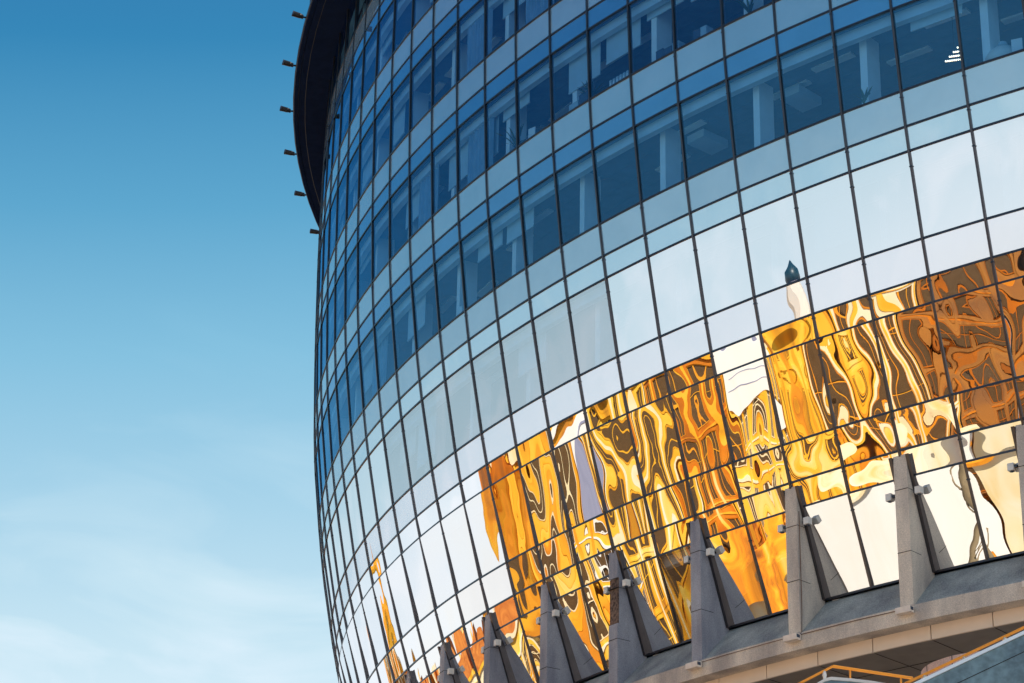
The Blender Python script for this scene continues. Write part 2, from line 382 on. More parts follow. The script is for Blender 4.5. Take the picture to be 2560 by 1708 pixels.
# canopy disc with soffit on top
RIM, ZR = 46.55, 46.5
A0_, A1_ = -30, 60
mb = MB(); ring(mb, RIM - .16, 33, ZR, ZR + .06, A0_, 140, 1); mb.build('soffit', M['soffit'], bld)
mb = MB(); ring(mb, RIM, RIM - .14, ZR, ZR + .07, A0_, 140, 1); mb.build('canopy_rim', M['soffit'], bld)
mb = MB(); ring(mb, RIM + .05, RIM - .05, ZR + .075, ZR + .2, A0_, 140, 1); ring(mb, RIM - .05, 30, ZR + .2, ZR + .3, A0_, 140, 1); mb.build('canopy_edge', M['rim'], bld)
mb = MB()
ring(mb, RIM - .4, RIM - .42, ZR - .006, ZR - .001, -20, 60, 1)
mb.build('soffit_seam', M['black'], bld)
mb = MB()
for i in range(48): # shaded core and far side of the building
    a, b = 2 * pi * i / 48, 2 * pi * (i + 1) / 48
    for zz0, zz1, rr in ((0, 46.5, 32.5),):
        mb.quad((rr * math.cos(a), rr * math.sin(a), zz0), (rr * math.cos(b), rr * math.sin(b), zz0), (rr * math.cos(b), rr * math.sin(b), zz1), (rr * math.cos(a), rr * math.sin(a), zz1))
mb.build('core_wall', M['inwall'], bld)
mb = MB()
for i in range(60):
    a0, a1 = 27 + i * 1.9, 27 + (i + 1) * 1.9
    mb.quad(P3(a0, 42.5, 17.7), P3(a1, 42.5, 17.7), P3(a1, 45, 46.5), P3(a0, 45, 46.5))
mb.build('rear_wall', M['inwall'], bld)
mb = MB(); ring(mb, 37.2, 37, 0, 17.6, -8, 140, 1); mb.build('entrance_wall', M['soffit_low'], bld)
# rooftop screen seen past the rim
mb = MB(); er, et = radial_frame((-2.497 - TH0) / DTH)
for j, (mt, dd) in enumerate((('frame', 0), )):
    mb.box(er * 46.1 + et * .02 + Vector((0, 0, 48.6)), (.9, .06, 3.8), Matrix((er, et, (0, 0, 1))).transposed())
sc = mb.build('roof_screen', M['frame'], bld)
mb = MB(); mb.box(er * 46.35 - et * .05 + Vector((0, 0, 48.6)), (.10, .03, 3.7), Matrix((er, et, (0, 0, 1))).transposed()); mb.build('screen_edge', M['rail'], sc)
mb = MB(); mb.box(er * 46.2 - et * .05 + Vector((0, 0, 48.6)), (.12, .03, 3.7), Matrix((er, et, (0, 0, 1))).transposed()); mb.build('screen_glass', M['white'], sc)

# granite fins, sill, band, fascia and lower soffit
RF, ZT, ZB, ZP, RP = 43.02, 21.93, 18.33, 17.93, 42.6
HW = .112
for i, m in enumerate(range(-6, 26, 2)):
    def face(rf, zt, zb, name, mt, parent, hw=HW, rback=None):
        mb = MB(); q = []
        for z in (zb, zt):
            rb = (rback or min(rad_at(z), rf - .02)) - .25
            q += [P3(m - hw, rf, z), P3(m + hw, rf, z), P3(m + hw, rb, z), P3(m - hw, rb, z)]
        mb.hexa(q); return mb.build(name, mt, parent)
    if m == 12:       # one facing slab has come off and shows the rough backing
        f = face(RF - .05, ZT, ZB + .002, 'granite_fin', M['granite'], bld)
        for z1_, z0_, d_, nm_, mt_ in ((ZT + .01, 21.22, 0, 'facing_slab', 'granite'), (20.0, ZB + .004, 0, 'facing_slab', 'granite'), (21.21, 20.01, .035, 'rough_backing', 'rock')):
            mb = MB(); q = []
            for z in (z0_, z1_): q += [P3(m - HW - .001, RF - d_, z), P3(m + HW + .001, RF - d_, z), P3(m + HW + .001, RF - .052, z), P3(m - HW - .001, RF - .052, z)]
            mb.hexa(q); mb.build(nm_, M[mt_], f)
    else: f = face(RF, ZT, ZB + .002, 'granite_fin', M['granite'] if m < 16 else M['granite_warmlit'], bld)  # right-hand fins get the warm glow painted into the stone
    for zj in (19.6, 21.1 - .15 * (i % 2)):       # joints between facing slabs
        mb = MB(); mb.box(P3(m, RF - .2, zj), (.42, HW * 2 * DTH * 43 + .004, .012), Matrix((*radial_frame(m), (0, 0, 1))).transposed()); mb.build('slab_joint', M['joint'], f)
    # dark channel on both flanks, next to the glass
    for sgn in (-1, 1):
        mb = MB(); q = []
        for z in (19.30, 21.9):
            rb = rad_at(z)
            q += [P3(m + sgn * .115, rb + .09, z), P3(m + sgn * .17, rb + .09, z), P3(m + sgn * .17, rb - .05, z), P3(m + sgn * .115, rb - .05, z)]
        if sgn < 0: q = [q[1], q[0], q[3], q[2], q[5], q[4], q[7], q[6]]
        mb.hexa(q); mb.build('glazing_channel', M['frame'], bld)
mb = MB(); st = .25
m = -7.
while m < 26:
    a, b = m, m + st
    mb.hexa([P3(a, RF - .03, ZB - .02), P3(b, RF - .03, ZB - .02), P3(b, 41.8, 18.2), P3(a, 41.8, 18.2), P3(a, RF - .03, ZB), P3(b, RF - .03, ZB), P3(b, 42.06, 19.26), P3(a, 42.06, 19.26)])
    m += st
mb.build('sloping_sill', M['sill'], bld)
for i in range(6):
    a = -7 + i * 5.6; a += .0; mb = MB(); ring(mb, RF - .005, 42.2, ZP, ZB - .003, a + .006, a + 5.6 - .006, .35); mb.build('stone_band', M['granite_warmlit'], bld)
for i in range(33):
    a = -7 + i + .2; mb = MB(); ring(mb, RP, RP - .08, 17.60, ZP - .004, a + .009, a + 1 - .009, .4909); mb.build('fascia_panel', M['cream'], bld)
mb = MB(); ring(mb, RP - .09, RP - .2, 17.62, ZP - .01, -7, 26, .5); mb.build('fascia_backing', M['joint'], bld)
mb = MB(); ring(mb, RP - .06, 36.9, 17.597, 17.615, -7, 26, .5); low = mb.build('lower_soffit', M['soffit_low'], bld)
mb = MB()
for i in range(33):
    a = -7 + i + .2; mb.hexa([P3(a - .006, RP - .1, 17.59), P3(a + .006, RP - .1, 17.59), P3(a + .006, 37.2, 17.59), P3(a - .006, 37.2, 17.59)] + [P3(a - .006, RP - .1, 17.596), P3(a + .006, RP - .1, 17.596), P3(a + .006, 37.2, 17.596), P3(a - .006, 37.2, 17.596)])
for rr in (41.2, 39.8, 38.4): ring(mb, rr + .012, rr - .012, 17.588, 17.594, -7, 26, .5)
mb.build('soffit_joint', M['joint'], low)
# rusty cable along the band and down one fin
mb = MB(); mb.tube([P3(16.1 + i * .2, RF + .012, 18.27 - .004 * math.sin(i)) for i in range(10)], .009, 6); mb.build('cable', M['cable'], bld)
mb = MB(); mb.tube([P3(14.0 + i * .2, RF + .012, 18.27) for i in range(10)], .007, 6); mb.build('cable', M['cable'], bld)
mb = MB(); mb.tube([P3(16.125, RF - .05, 21.3), P3(16.125, RF - .05, 19), P3(16.125, RF - .02, 18.34), P3(16.1, RF + .02, 18.26)], .009, 6); mb.build('cable', M['cable'], bld)

# ------------------------------------------------------------------ lamps on the building (things of their own)
def frame_at(o, m, r, z, extra=0):
    t = TH0 + DTH * m; o.location = P3(m, r, z); o.rotation_euler = (0, 0, t + extra)
sp = empty('spotlight', 'x', 'spotlight', group='spotlights round the canopy rim')
mb = MB(); mb.tube([(-.02, 0, .02), (.13, 0, .02)], .035, 8); mb.box((.13, 0, .02), (.05, .19, .05)); mb.build('bracket', M['black'], sp)
mb = MB(); mb.tube([(.12, 0, .03), (.2, 0, .05), (.22, 0, .055), (.42, 0, .1), (.46, 0, .11)], [.075, .085, .095, .1, .1], 14); mb.build('housing', M['black'], sp)
mb = MB(); mb.tube([(.455, 0, .108), (.5, 0, .118)], [.105, .108], 14); mb.build('lens_ring', M['rim'], sp)
spots = [-2.508, -2.581, -2.654, -2.727, -2.801, -2.874]
names = ['topmost black spotlight on the canopy rim, beside the rooftop screen', 'second black spotlight from the top, on the dark canopy rim',
         'third black spotlight from the top, where the canopy rim reaches farthest left', 'fourth black spotlight down the curved canopy rim',
         'fifth black spotlight down, where the canopy rim narrows', 'lowest black spotlight, at the point where canopy and glass wall meet']
for i, t in enumerate(spots):
    o = sp if i == 0 else copy_tree(sp); frame_at(o, (t - TH0) / DTH, RIM + .03, ZR + .13); o['label'] = names[i]
# small box lamps on the flanks of the fins
bx = empty('wall_lamp', 'x', 'wall lamp', group='pale box lamps on the granite fins')
mb = MB(); mb.box((0, 0, 0), (.155, .15, .17)); hb = mb.build('housing', M['white'], bx)
bv = hb.modifiers.new('b', 'BEVEL'); bv.width = .006; bv.segments = 2
mb = MB(); mb.box((-.02, -.115, 0), (.06, .07, .06)); mb.build('bracket', M['frame'], bx)
mb = MB(); mb.tube([(0, 0, -.1), (0, 0, -.093)], .05, 12); mb.build('lens', M['box'], bx)
fl = empty('floodlight', 'x', 'floodlight', group='long floodlights on the stone band')
mb = MB(); mb.box((0, 0, 0), (.17, .40, .145)); hb = mb.build('housing', M['lampbox'], fl); bv = hb.modifiers.new('b', 'BEVEL'); bv.width = .008; bv.segments = 2
mb = MB(); mb.box((0.01, .2005, .012), (.11, .006, .075)); mb.build('lens', M['box'], fl)
mb = MB(); mb.box((-.1, -.02, -.02), (.05, .1, .06)); mb.box((-.02, 0, .0745), (.15, .36, .006)); mb.build('bracket', M['lampbox'], fl)
first = True; nfin = 0
for m in range(4, 22, 2):
    nm = 'rightmost' if m == 20 else ORD[nfin]; nfin += 1
    for sgn in (1, -1):
        if m == 4 and sgn < 0: continue
        o = bx if first else copy_tree(bx); first = False
        frame_at(o, m + sgn * .25, RF - .12, 21.02, 0 if sgn > 0 else pi)
        o['label'] = 'small white box lamp, %s side of the %s granite fin%s' % ('right' if sgn > 0 else 'left', nm, '' if m == 20 else ' from the left')
fls = {14: 'long cream floodlight box at the foot of the fin left of the cable run', 16: 'long cream floodlight box where the rusty cable starts', 18: 'long cream floodlight box at the right end of the rusty cable', 20: 'long cream floodlight box cut by the right edge of the picture'}
for i, m in enumerate(fls):
    o = fl if i == 0 else copy_tree(fl); frame_at(o, m, RF + .11, 18.20); o['label'] = fls[m]
# ------------------------------------------------------------------ things standing behind the windows
def inner(o, m, k, r_in, dz=0):
    za, zc = win_z(k); frame_at(o, m, rad_at(za) - r_in, za + .03 + dz)
bi = empty('binder', 'x', 'binder', group='grey binders lined up on the window sill')
mb = MB(); mb.box((0, 0, .17), (.26, .085, .34)); mb.build('cover', M['binder'], bi); mb = MB(); mb.box((.1305, 0, .2), (.002, .05, .12)); mb.build('spine_label', M['paper'], bi)
for i in range(6):
    o = bi if i == 0 else copy_tree(bi); inner(o, 13.38 + i * .082, -1, .32, .0)
    o['label'] = 'grey binder, %s' % ['leftmost in the row on the window sill', 'second from the left in the sill row', 'third from the left in the sill row', 'third from the right in the sill row', 'second from the right in the sill row', 'rightmost in the row on the window sill'][i]
def boxthing(name, label, cat, m, k, dims, mt, r_in=.35, rot=0, lid=True):
    e = empty(name, label, cat); mb = MB(); mb.box((0, 0, dims[2] / 2), dims); mb.build('body', M[mt], e)
    if lid: mb = MB(); mb.box((0, 0, dims[2] + .01), (dims[0] + .01, dims[1] + .01, .02)); mb.build('lid', M[mt], e)
    inner(e, m, k, r_in); e.rotation_euler.z += rot
boxthing('storage_box', 'dark storage box beside the pale card on a window sill', 'box', 14.52, -1, (.25, .26, .42), 'box')
boxthing('storage_box', 'dark storage box in the middle of three on a sill', 'box', 14.70, -1, (.25, .30, .36), 'box')
boxthing('storage_box', 'pale grey box standing right of two dark ones on a sill', 'box', 14.88, -1, (.25, .22, .40), 'binder')
boxthing('storage_box', 'dark case behind the glass under a roller blind', 'box', 12.66, -1, (.25, .38, .48), 'box')
boxthing('storage_box', 'grey carton on the sill beside a light column', 'box', 12.40, -1, (.25, .40, .36), 'binder')
boxthing('storage_box', 'dark case leaning behind the topmost centre window', 'box', 15.35, -1, (.25, .24, .40), 'box', .32, .1)
boxthing('storage_box', 'grey case beside a dark one behind the topmost centre window', 'box', 15.5, -1, (.25, .2, .40), 'binder', .32)
boxthing('sheet_of_card', 'white card leaning against the glass in a window below the curtains', 'card', 11.25, -1, (.03, .25, .45), 'paper', .2, .25, False)
boxthing('sheet_of_card', 'white card leaning on the glass of a lower left window', 'card', 8.55, 0, (.03, .22, .42), 'paper', .2, .3, False)
boxthing('sheet_of_card', 'pale folder standing behind the glass by the round white lamp', 'folder', 20.75, 0, (.03, .25, .5), 'paper', .3, .2, False)
def plant(label, m, k, h, n, sd):
    e = empty('potted_plant', label, 'plant'); rg = random.Random(sd)
    mb = MB(); mb.tube([(0, 0, 0), (0, 0, .16)], [.09, .12], 12); mb.build('pot', M['binder'], e)
    mb = MB()
    for i in range(n):
        a = rg.uniform(0, 2 * pi); L = h * rg.uniform(.5, 1); bend = rg.uniform(.2, .9); ps = []
        for j in range(6):
            f = j / 5; d = L * bend * f * f * .8; ps.append(Vector((math.cos(a) * d, math.sin(a) * d, .14 + L * f * (1 - .3 * bend * f))))
        side = Vector((-math.sin(a), math.cos(a), 0))
        for j in range(5):
            w0 = .035 * math.sin(pi * (j + .3) / 5.6); w1 = .035 * math.sin(pi * (j + 1.3) / 5.6) if j < 4 else .002
            mb.quad(ps[j] - side * w0, ps[j] + side * w0, ps[j + 1] + side * w1, ps[j + 1] - side * w1)
    mb.build('leaves', M['leaf'], e); inner(e, m, k, .38)
plant('spiky plant on the sill of the wide upper right window', 18.25, 0, .55, 34, 1)
plant('bushy plant on the sill under a half lowered blind', 12.75, -1, .75, 26, 2)
plant('palm-like plant behind a tall window near the middle', 10.62, -1, .95, 24, 3)
plant('thin plant behind the topmost window right of centre', 16.35, -1, .8, 18, 4)
e = empty('round_lamp', 'big round white lamp body behind the top right window', 'lamp'); mb = MB()
for i in range(9):
    for j in range(20):
        pass
mb.tube([(0, 0, 0), (0, 0, .1), (0, 0, .28), (0, 0, .45), (0, 0, .56), (0, 0, .64)], [.34, .42, .44, .34, .2, .08], 24); mb.build('shade', M['white'], e, True)
mb = MB(); mb.tube([(0, 0, .62), (0, 0, .72)], [.13, .1], 16); mb.build('cap', M['binder'], e); inner(e, 20.45, 0, .62)
# lit ceiling lamp: four stepped strings of warm bulbs
e = empty('pendant_lamp', 'lit pendant lamp of four stepped rows of warm bulbs', 'ceiling lamp')
za, zc = win_z(0); frame_at(e, 19.72, rad_at(za) - .9, za + .85)
for i, n in enumerate((2, 4, 6, 8)):
    mb = MB()
    for j in range(n):
        c = Vector((0, -.05 - (n - 1 - j) * .055, .36 - i * .11 - (n-1-j) * -.012)); nn = len(mb.v)
        for a in range(6):
            for zz, rr in ((-.02, .012), (0, .024), (.02, .012)): mb.v.append((c.x + rr * math.cos(a * pi / 3), c.y + rr * math.sin(a * pi / 3), c.z + zz))
        for a in range(6):
            b = (a + 1) % 6; mb.f += [(nn + 3 * a, nn + 3 * b, nn + 3 * b + 1, nn + 3 * a + 1), (nn + 3 * a + 1, nn + 3 * b + 1, nn + 3 * b + 2, nn + 3 * a + 2)]
    mb.build('bulb_row', M['bulb'], e)
mb = MB(); mb.tube([(0, -.2, .4), (0, -.2, zc - za - .85)], .008, 6); mb.build('cord', M['black'], e)
# tall dried-flower ornament behind the lower glass
e = empty('flower_ornament', 'tall pale two-headed flower ornament in a lower window', 'ornament'); frame_at(e, 13.62, 41.75, 19.3)
mb = MB(); mb.tube([(0, .02, 0), (0, -.03, .5), (0, -.09, 1.0), (0, -.12, 1.42)], [.016, .014, .012, .014], 8); mb.build('stem', M['brass'], e)
mb = MB(); mb.tube([(0, -.05, .62), (0, -.14, .8), (0, -.28, .93), (0, -.36, .97)], .012, 8); mb.build('stem', M['brass'], e)
mb = MB(); mb.tube([(0, -.12, 1.4), (0, -.11, 1.47), (0, -.08, 1.56), (0, -.03, 1.66)], [.03, .09, .11, .03], 12); mb.build('flower_head', M['brass'], e, True)
mb = MB(); mb.tube([(0, -.33, .95), (0, -.4, 1.0), (0, -.46, 1.05)], [.03, .08, .04], 12); mb.build('flower_head', M['brass'], e, True)

# ------------------------------------------------------------------ stair at the lower right
def thick_wall(path, zb, t, back, name, mt, parent=None, th=None):
    mb = MB(); off = Vector((back[0], back[1], 0))
    for a, b in zip(path, path[1:]):
        q = []
        for lo in (True, False):
            for p_, o_ in ((a, 0), (b, 0), (b, 1), (a, 1)):
                z = (zb if th is None else p_.z - th) if lo else p_.z
                q.append(Vector((p_.x, p_.y, z)) + off * t * o_)
        mb.hexa(q)
    return mb.build(name, mt, parent)
D = 36.0; u = (at_dist(2560, 1578, D) - at_dist(2285, 1708, D)); ex = u.copy(); ex.z = 0; ex.normalize(); back = Vector((-ex.y, ex.x, 0))
if back.y < 0: back = -back
slope = u.z / math.hypot(u.x, u.y); base = at_dist(2285, 1708, D)
def along(s, dz=0, b=0): return Vector((base.x, base.y, 0)) + ex * s + back * b + Vector((0, 0, base.z + slope * s + dz))
stair = empty('stair_parapet', 'blue grey parapet wall of a rising stair with pale coping', 'stair wall')
thick_wall([along(-9, -.06), along(6, -.06), along(6.01, -.06)], 0, .3, back, 'wall', M['stair'], stair)
thick_wall([along(-9, 0, -.03), along(6, 0, -.03)], 0, .36, back, 'coping', M['coping'], stair, .055)
mb = MB()
for s in (-.9, .25, 1.4, 2.6):       # seams between wall slabs
    pass
for dz in (-.32, -.95): 
    mb.hexa([along(-6, dz, -.004), along(6, dz, -.004), along(6, dz, .01), along(-6, dz, .01), along(-6, dz + .012, -.004), along(6, dz + .012, -.004), along(6, dz + .012, .01), along(-6, dz + .012, .01)])
mb.build('wall_seam', M['joint'], stair)
hr = empty('stair_handrail', 'orange handrail on round brackets above the rising parapet', 'handrail')
mb = MB(); mb.tube([along(-3, .085, .1), along(6, .085, .1)], .022, 10); mb.build('rail', M['rail'], hr)
for px in (2210, 2311, 2410, 2512, 2614):
    q = at_dist(px, 1708 - (px - 2285) * 130 / 275 - 6, D); s = (q - base).dot(ex); c = along(s, 0, .1)
    mb = MB(); mb.tube([c, c + Vector((0, 0, .03)), c + Vector((0, 0, .06)), c + Vector((0, 0, .085))], [.035, .04, .03, .012], 10); mb.build('bracket', M['brass'], hr, True)
s2 = empty('landing_handrail', 'orange peaked handrail with two posts over a white topped ledge', 'handrail')
pk = [at_dist(1960, 1729, D + .8), at_dist(2082, 1666, D + .8), at_dist(2282, 1696, D + .8)]
mb = MB(); mb.tube(pk[:2], .02, 10); mb.build('rail', M['rail'], s2); mb = MB(); mb.tube(pk[1:], .024, 10); mb.build('rail', M['rail'], s2)
for px, py in ((2125, 1673), (2252, 1692)):
    c = at_dist(px, py, D + .8); mb = MB(); mb.tube([c, c - Vector((0, 0, .45))], .016, 8); mb.build('post', M['rail'], s2)
c = at_dist(2061, 1680, D + .8); mb = MB(); mb.tube([c + Vector((0, 0, .02)), c - Vector((0, 0, .05)), c - Vector((0, 0, .12)), c - Vector((0, 0, .2))], [.02, .035, .02, .03], 10); mb.build('bracket', M['white'], s2, True)
tr = [at_dist(x, y, D + .7) for x, y in ((1980, 1745), (2062, 1697), (2078, 1693), (2130, 1697), (2180, 1703), (2290, 1722))]
lw_ = empty('landing_wall', 'low stair landing wall with a sunlit white top', 'stair wall')
thick_wall([p - Vector((0, 0, .05)) for p in tr], 0, .3, back, 'wall', M['stair'], lw_); thick_wall([p - back * .02 for p in tr], 0, .34, back, 'coping', M['white'], lw_, .048)
e = empty('stone_drum', 'rounded pinkish stone drum behind the orange handrail', 'drum'); cx = at_dist(2492, 1668, 41.5); e.location = (cx.x, cx.y, 0)
Rd = 1.26; zt = at_dist(2470, 1626, 41.5 - Rd).z
mb = MB(); mb.tube([(0, 0, 0), (0, 0, zt)], Rd, 48); mb.build('shell', M['pink'], e)
mb = MB(); mb.tube([(0, 0, zt - .5), (0, 0, zt - .02)], Rd + .05, 48); mb.build('shell_lip', M['pink'], e)
mb = MB()
for a in range(0, 360, 30):
    ca = math.radians(a + 8); mb.box(((Rd + .052) * math.cos(ca), (Rd + .052) * math.sin(ca), zt - .26), (.006, .012, .48), Matrix.Rotation(ca, 3, 'Z'))
mb.build('joint', M['joint'], e)

# ------------------------------------------------------------------ the square opposite, seen mirrored in the glass
def stucco(name, cols, scale=.38):
    m = mat(name); b = NB(m); P = b.b; P.inputs['Roughness'].default_value = .8; P.inputs['Specular IOR Level'].default_value = .2
    oc = b.new('ShaderNodeTexCoord').outputs['Object']
    mpv = b.new('ShaderNodeMapping', {'Vector': oc, 'Scale': (1, 1, .4)}).outputs[0]
    f = b.noise(mpv, scale, 3.5, ); n = len(cols)
    b.l.new(b.ramp(f, [(.3 + .4 * i / (n - 1), c) for i, c in enumerate(cols)]), P.inputs['Base Color']); return m
S = {'gold': stucco('golden_stucco', [(.42, .16, .02), (.93, .42, .02), (.97, .60, .06), (.98, .80, .36)]),
     'amber': stucco('amber_stucco', [(.30, .10, .02), (.86, .30, .02), (.95, .48, .03), (.98, .68, .16)]),
     'cream': stucco('cream_stucco', [(.90, .62, .22), (.95, .80, .50), (.97, .88, .68)]),
     'orange': stucco('orange_stucco', [(.20, .07, .02), (.66, .18, .01), (.88, .34, .03)]),
     'white': stucco('white_stucco', [(.92, .87, .78), (.96, .93, .87)]),
     'blue': stucco('blue_grey_cladding', [(.26, .27, .38), (.38, .38, .50)]),
     'brown': stucco('brown_stone', [(.20, .08, .025), (.50, .20, .04), (.26, .12, .05)]),
     'rust': stucco('rust_tiles', [(.38, .10, .02), (.62, .22, .04)], 1.5),
     'glassd': simple('dark_window_glass', (.13, .075, .035), .15), 'teal': simple('dark_teal_copper', (.01, .05, .08), .4),
     'trunk': simple('pale_bark', (.30, .22, .12), .8)}
def pt(m, r, v, D): p, d = refl(r, m, v); h = math.hypot(d.x, d.y); return p + d * (D / h)
def house(name, label, cat, A, B, ztop, wall, pil, trim, fl=3.2, bay=2.2, depth=11, group=None, roof=None, zlow=0, lowmat=None, dark=.55, ground=4.2, frieze=1.6, panels=()):
    """a block whose front runs from A to B (plan points) and faces the glass building"""
    A = Vector((A.x, A.y, 0)); B = Vector((B.x, B.y, 0)); W = (B - A).length; ex = (B - A).normalized(); ny = Vector((-ex.y, ex.x, 0))
    if ny.dot(-A) < 0: ny = -ny
    h = empty(name, label, cat, A, group); h.rotation_euler = (0, 0, math.atan2(ex.y, ex.x)); sg = -1 if ny.dot(Vector((-ex.y, ex.x, 0))) < 0 else 1
    fy = lambda d: -d * sg      # d metres behind the front
    wl = MB(); n = max(2, round(W / bay)); bw = W / n; nf = max(1, int((ztop - frieze - ground) / fl)); fh = (ztop - frieze - ground) / nf
    wl.span(0, W, fy(.24), fy(depth), 0, ztop - .05)
    for i in range(n + 1):
        x = i * bw; hw = bw * (1 - dark) / 2; wl.span(max(0, x - hw), min(W, x + hw), fy(0), fy(.46), 0, ztop - frieze)
    for j in range(nf + 1):
        z = ground + j * fh; wl.span(.001, W - .001, fy(.02), fy(.47), z - .55, z + .45)
    wl.span(.002, W - .002, fy(.01), fy(.48), ztop - frieze - .4, ztop - .06)
    wl.build('wall', S[wall], h)
    pl = MB()
    for i in range(n + 1):
        x = i * bw; pl.span(max(.01, x - .22), min(W - .01, x + .22), fy(-.1), fy(.1), ground - .8, ztop - frieze + .3)
    pl.build('pilasters', S[pil], h)
    tr_ = MB(); tr_.span(-.1, W + .1, fy(-.28), fy(.2), ztop - .42, ztop - .02); tr_.span(-.05, W + .05, fy(-.16), fy(.2), ztop - frieze - .1, ztop - frieze + .12)
    for j in range(nf + 1): tr_.span(0, W, fy(-.06), fy(.05), ground + j * fh - .1, ground + j * fh + .08)
    tr_.build('cornice', S[trim], h)
    wm_ = MB(); ww = bw * dark - .06; wh = fh - 1.05
    for x_ in (-ww / 2 + .05, 0, ww / 2 - .05): wm_.box((x_, 0, wh / 2), (.09, .08, wh))
    for z_ in (.05, wh * .62, wh - .05): wm_.box((0, 0, z_), (ww - .19, .07, .08))
    gm = MB(); gm.box((0, -.05 * -sg * -1, wh / 2), (ww, .02, wh)); first = None; cnt = 0
    for j in range(nf):
        for i in range(n):
            if first is None:
                first = wm_.build('window', S[trim], h); gmo = gm.build('pane', S['glassd'], first); o = first
            else: o = copy_tree(first, h)
            o.location = ((i + .5) * bw, fy(.14), ground + j * fh + .5); cnt += 1
            if cnt > 95: break
    for z0_, z1_, mt_ in panels:
        pm = MB(); pm.span(.15, W - .15, fy(-.16), fy(.1), z0_, z1_); fp = pm.build('front_panel', S[mt_], h)
        if mt_ == 'white':
            for q in range(1, 5): pm = MB(); zq_ = z0_ + (z1_ - z0_) * q / 5; pm.span(.5 + .3 * q, W - .6, fy(-.19), fy(-.15), zq_, zq_ + .1); pm.build('groove', S['blue'], fp)
    if roof:
        rm = MB(); a = 2.8; rm.hexa([(0, fy(0), ztop), (W, fy(0), ztop), (W, fy(depth), ztop), (0, fy(depth), ztop), (.5, fy(a), ztop + roof), (W - .5, fy(a), ztop + roof), (W - .5, fy(depth - a), ztop + roof), (.5, fy(depth - a), ztop + roof)]) if sg < 0 else rm.hexa([(0, fy(depth), ztop), (W, fy(depth), ztop), (W, fy(0), ztop), (0, fy(0), ztop), (.5, fy(depth - a), ztop + roof), (W - .5, fy(depth - a), ztop + roof), (W - .5, fy(a), ztop + roof), (.5, fy(a), ztop + roof)])
        ro = rm.build('roof', S['rust'], h)
        for q in range(2): cm = MB(); cm.span(W * (.25 + .45 * q), W * (.25 + .45 * q) + .9, fy(3.2), fy(4), ztop, ztop + roof + .9); cm.build('chimney', S[pil], ro)
    return h, ex, ny, W
def sky_z(m, D=50): return pt(m, 3, .98, D).z
DD = 50
segs = [  # m0, m1, wall, pilaster, trim, floor, bay, dark, label
    (9.15, 10.95, 'amber', 'gold', 'cream', 5.2, 2.8, .5, 'deep orange corner house mirrored at the left end of the golden reflections'),
    (11.0, 11.95, 'gold', 'amber', 'white', 4.6, 2.6, .55, 'narrow house with white and blue grey upper front mirrored between two orange houses'),
    (12.0, 13.5, 'gold', 'cream', 'gold', 5.6, 2.4, .5, 'golden house with close-set pale pilasters mirrored left of centre in the glass'),
    (13.55, 15.0, 'orange', 'gold', 'amber', 4.9, 2.6, .55, 'orange house with yellow pilasters mirrored in the middle of the golden band'),
    (15.05, 15.95, 'gold', 'gold', 'cream', 4.4, 2.0, .5, 'slim house with white upper front mirrored beside tall golden pilasters'),
    (16.0, 17.4, 'gold', 'amber', 'gold', 6.2, 1.9, .3, 'broad yellow house with thin orange pilasters mirrored right of the white front'),
    (17.45, 18.8, 'cream', 'gold', 'amber', 4.4, 3.0, .6, 'cream and orange house mirrored below the dark teal turret'),
    (18.85, 20.3, 'brown', 'brown', 'orange', 3.6, 2.6, .65, 'dark brown house with orange ledges mirrored near the right edge'),
    (20.35, 22.5, 'brown', 'orange', 'brown', 3.6, 2.8, .6, 'brown stone house mirrored at the right edge of the picture')]
for m0, m1, wl_, pl_, tr_, fl_, bay_, dk, lab in segs:
    A, B = pt(m0, 5, .5, DD), pt(m1, 5, .5, DD)
    zt_ = min(sky_z(m0), sky_z(m1)) - .55
    zz = lambda r, v: pt((m0 + m1) / 2, r, v, DD).z
    pn = [(zz(5, .25), zz(4, .3), 'white'), (zz(5, .98), zz(5, .25), 'blue')] if m0 == 11.0 else [(zz(5, .62), zt_ - .3, 'white')] if m0 == 15.05 else []
    house('town_house', lab, 'house', A, B, zt_, wl_, pl_, tr_, fl_, bay_, group='tall houses across the square', dark=dk, panels=pn)
# white arcade in front of the two right-hand houses
def hall(label, m0, m1, ztop, mt, D=42, depth=5):
    A, B = pt(m0, 7, .5, D), pt(m1, 7, .5, D); A.z = B.z = 0; W = (B - A).length; ex_ = (B - A).normalized(); e = empty('market_hall', label, 'hall', A); e.rotation_euler = (0, 0, math.atan2(ex_.y, ex_.x))
    ny = Vector((-ex_.y, ex_.x, 0)); sg = 1 if ny.dot(-A) < 0 else -1
    mb = MB(); mb.span(0, W, 0, sg * depth, 0, ztop - .4); mb.build('wall', S[mt], e)
    mb = MB(); mb.span(-.3, W + .3, -sg * .5, sg * depth, ztop - .4, ztop); mb.build('roof_edge', S['cream' if mt == 'white' else 'amber'], e)
    mb = MB(); mb.span(W * .1, W * .9, -sg * .06, sg * .1, 2.6, 3.4); mb.build('sign_band', S['amber'], e)
hall('low white sunlit hall mirrored in the lowest windows at the right', 15.9, 19.25, 14.2, 'white')
hall('low cream hall mirrored in the lowest windows beside the right edge', 19.3, 21.6, 13.4, 'cream')
hall('low cream hall mirrored in the lowest windows left of the white hall', 13.9, 15.8, 10.6, 'cream')
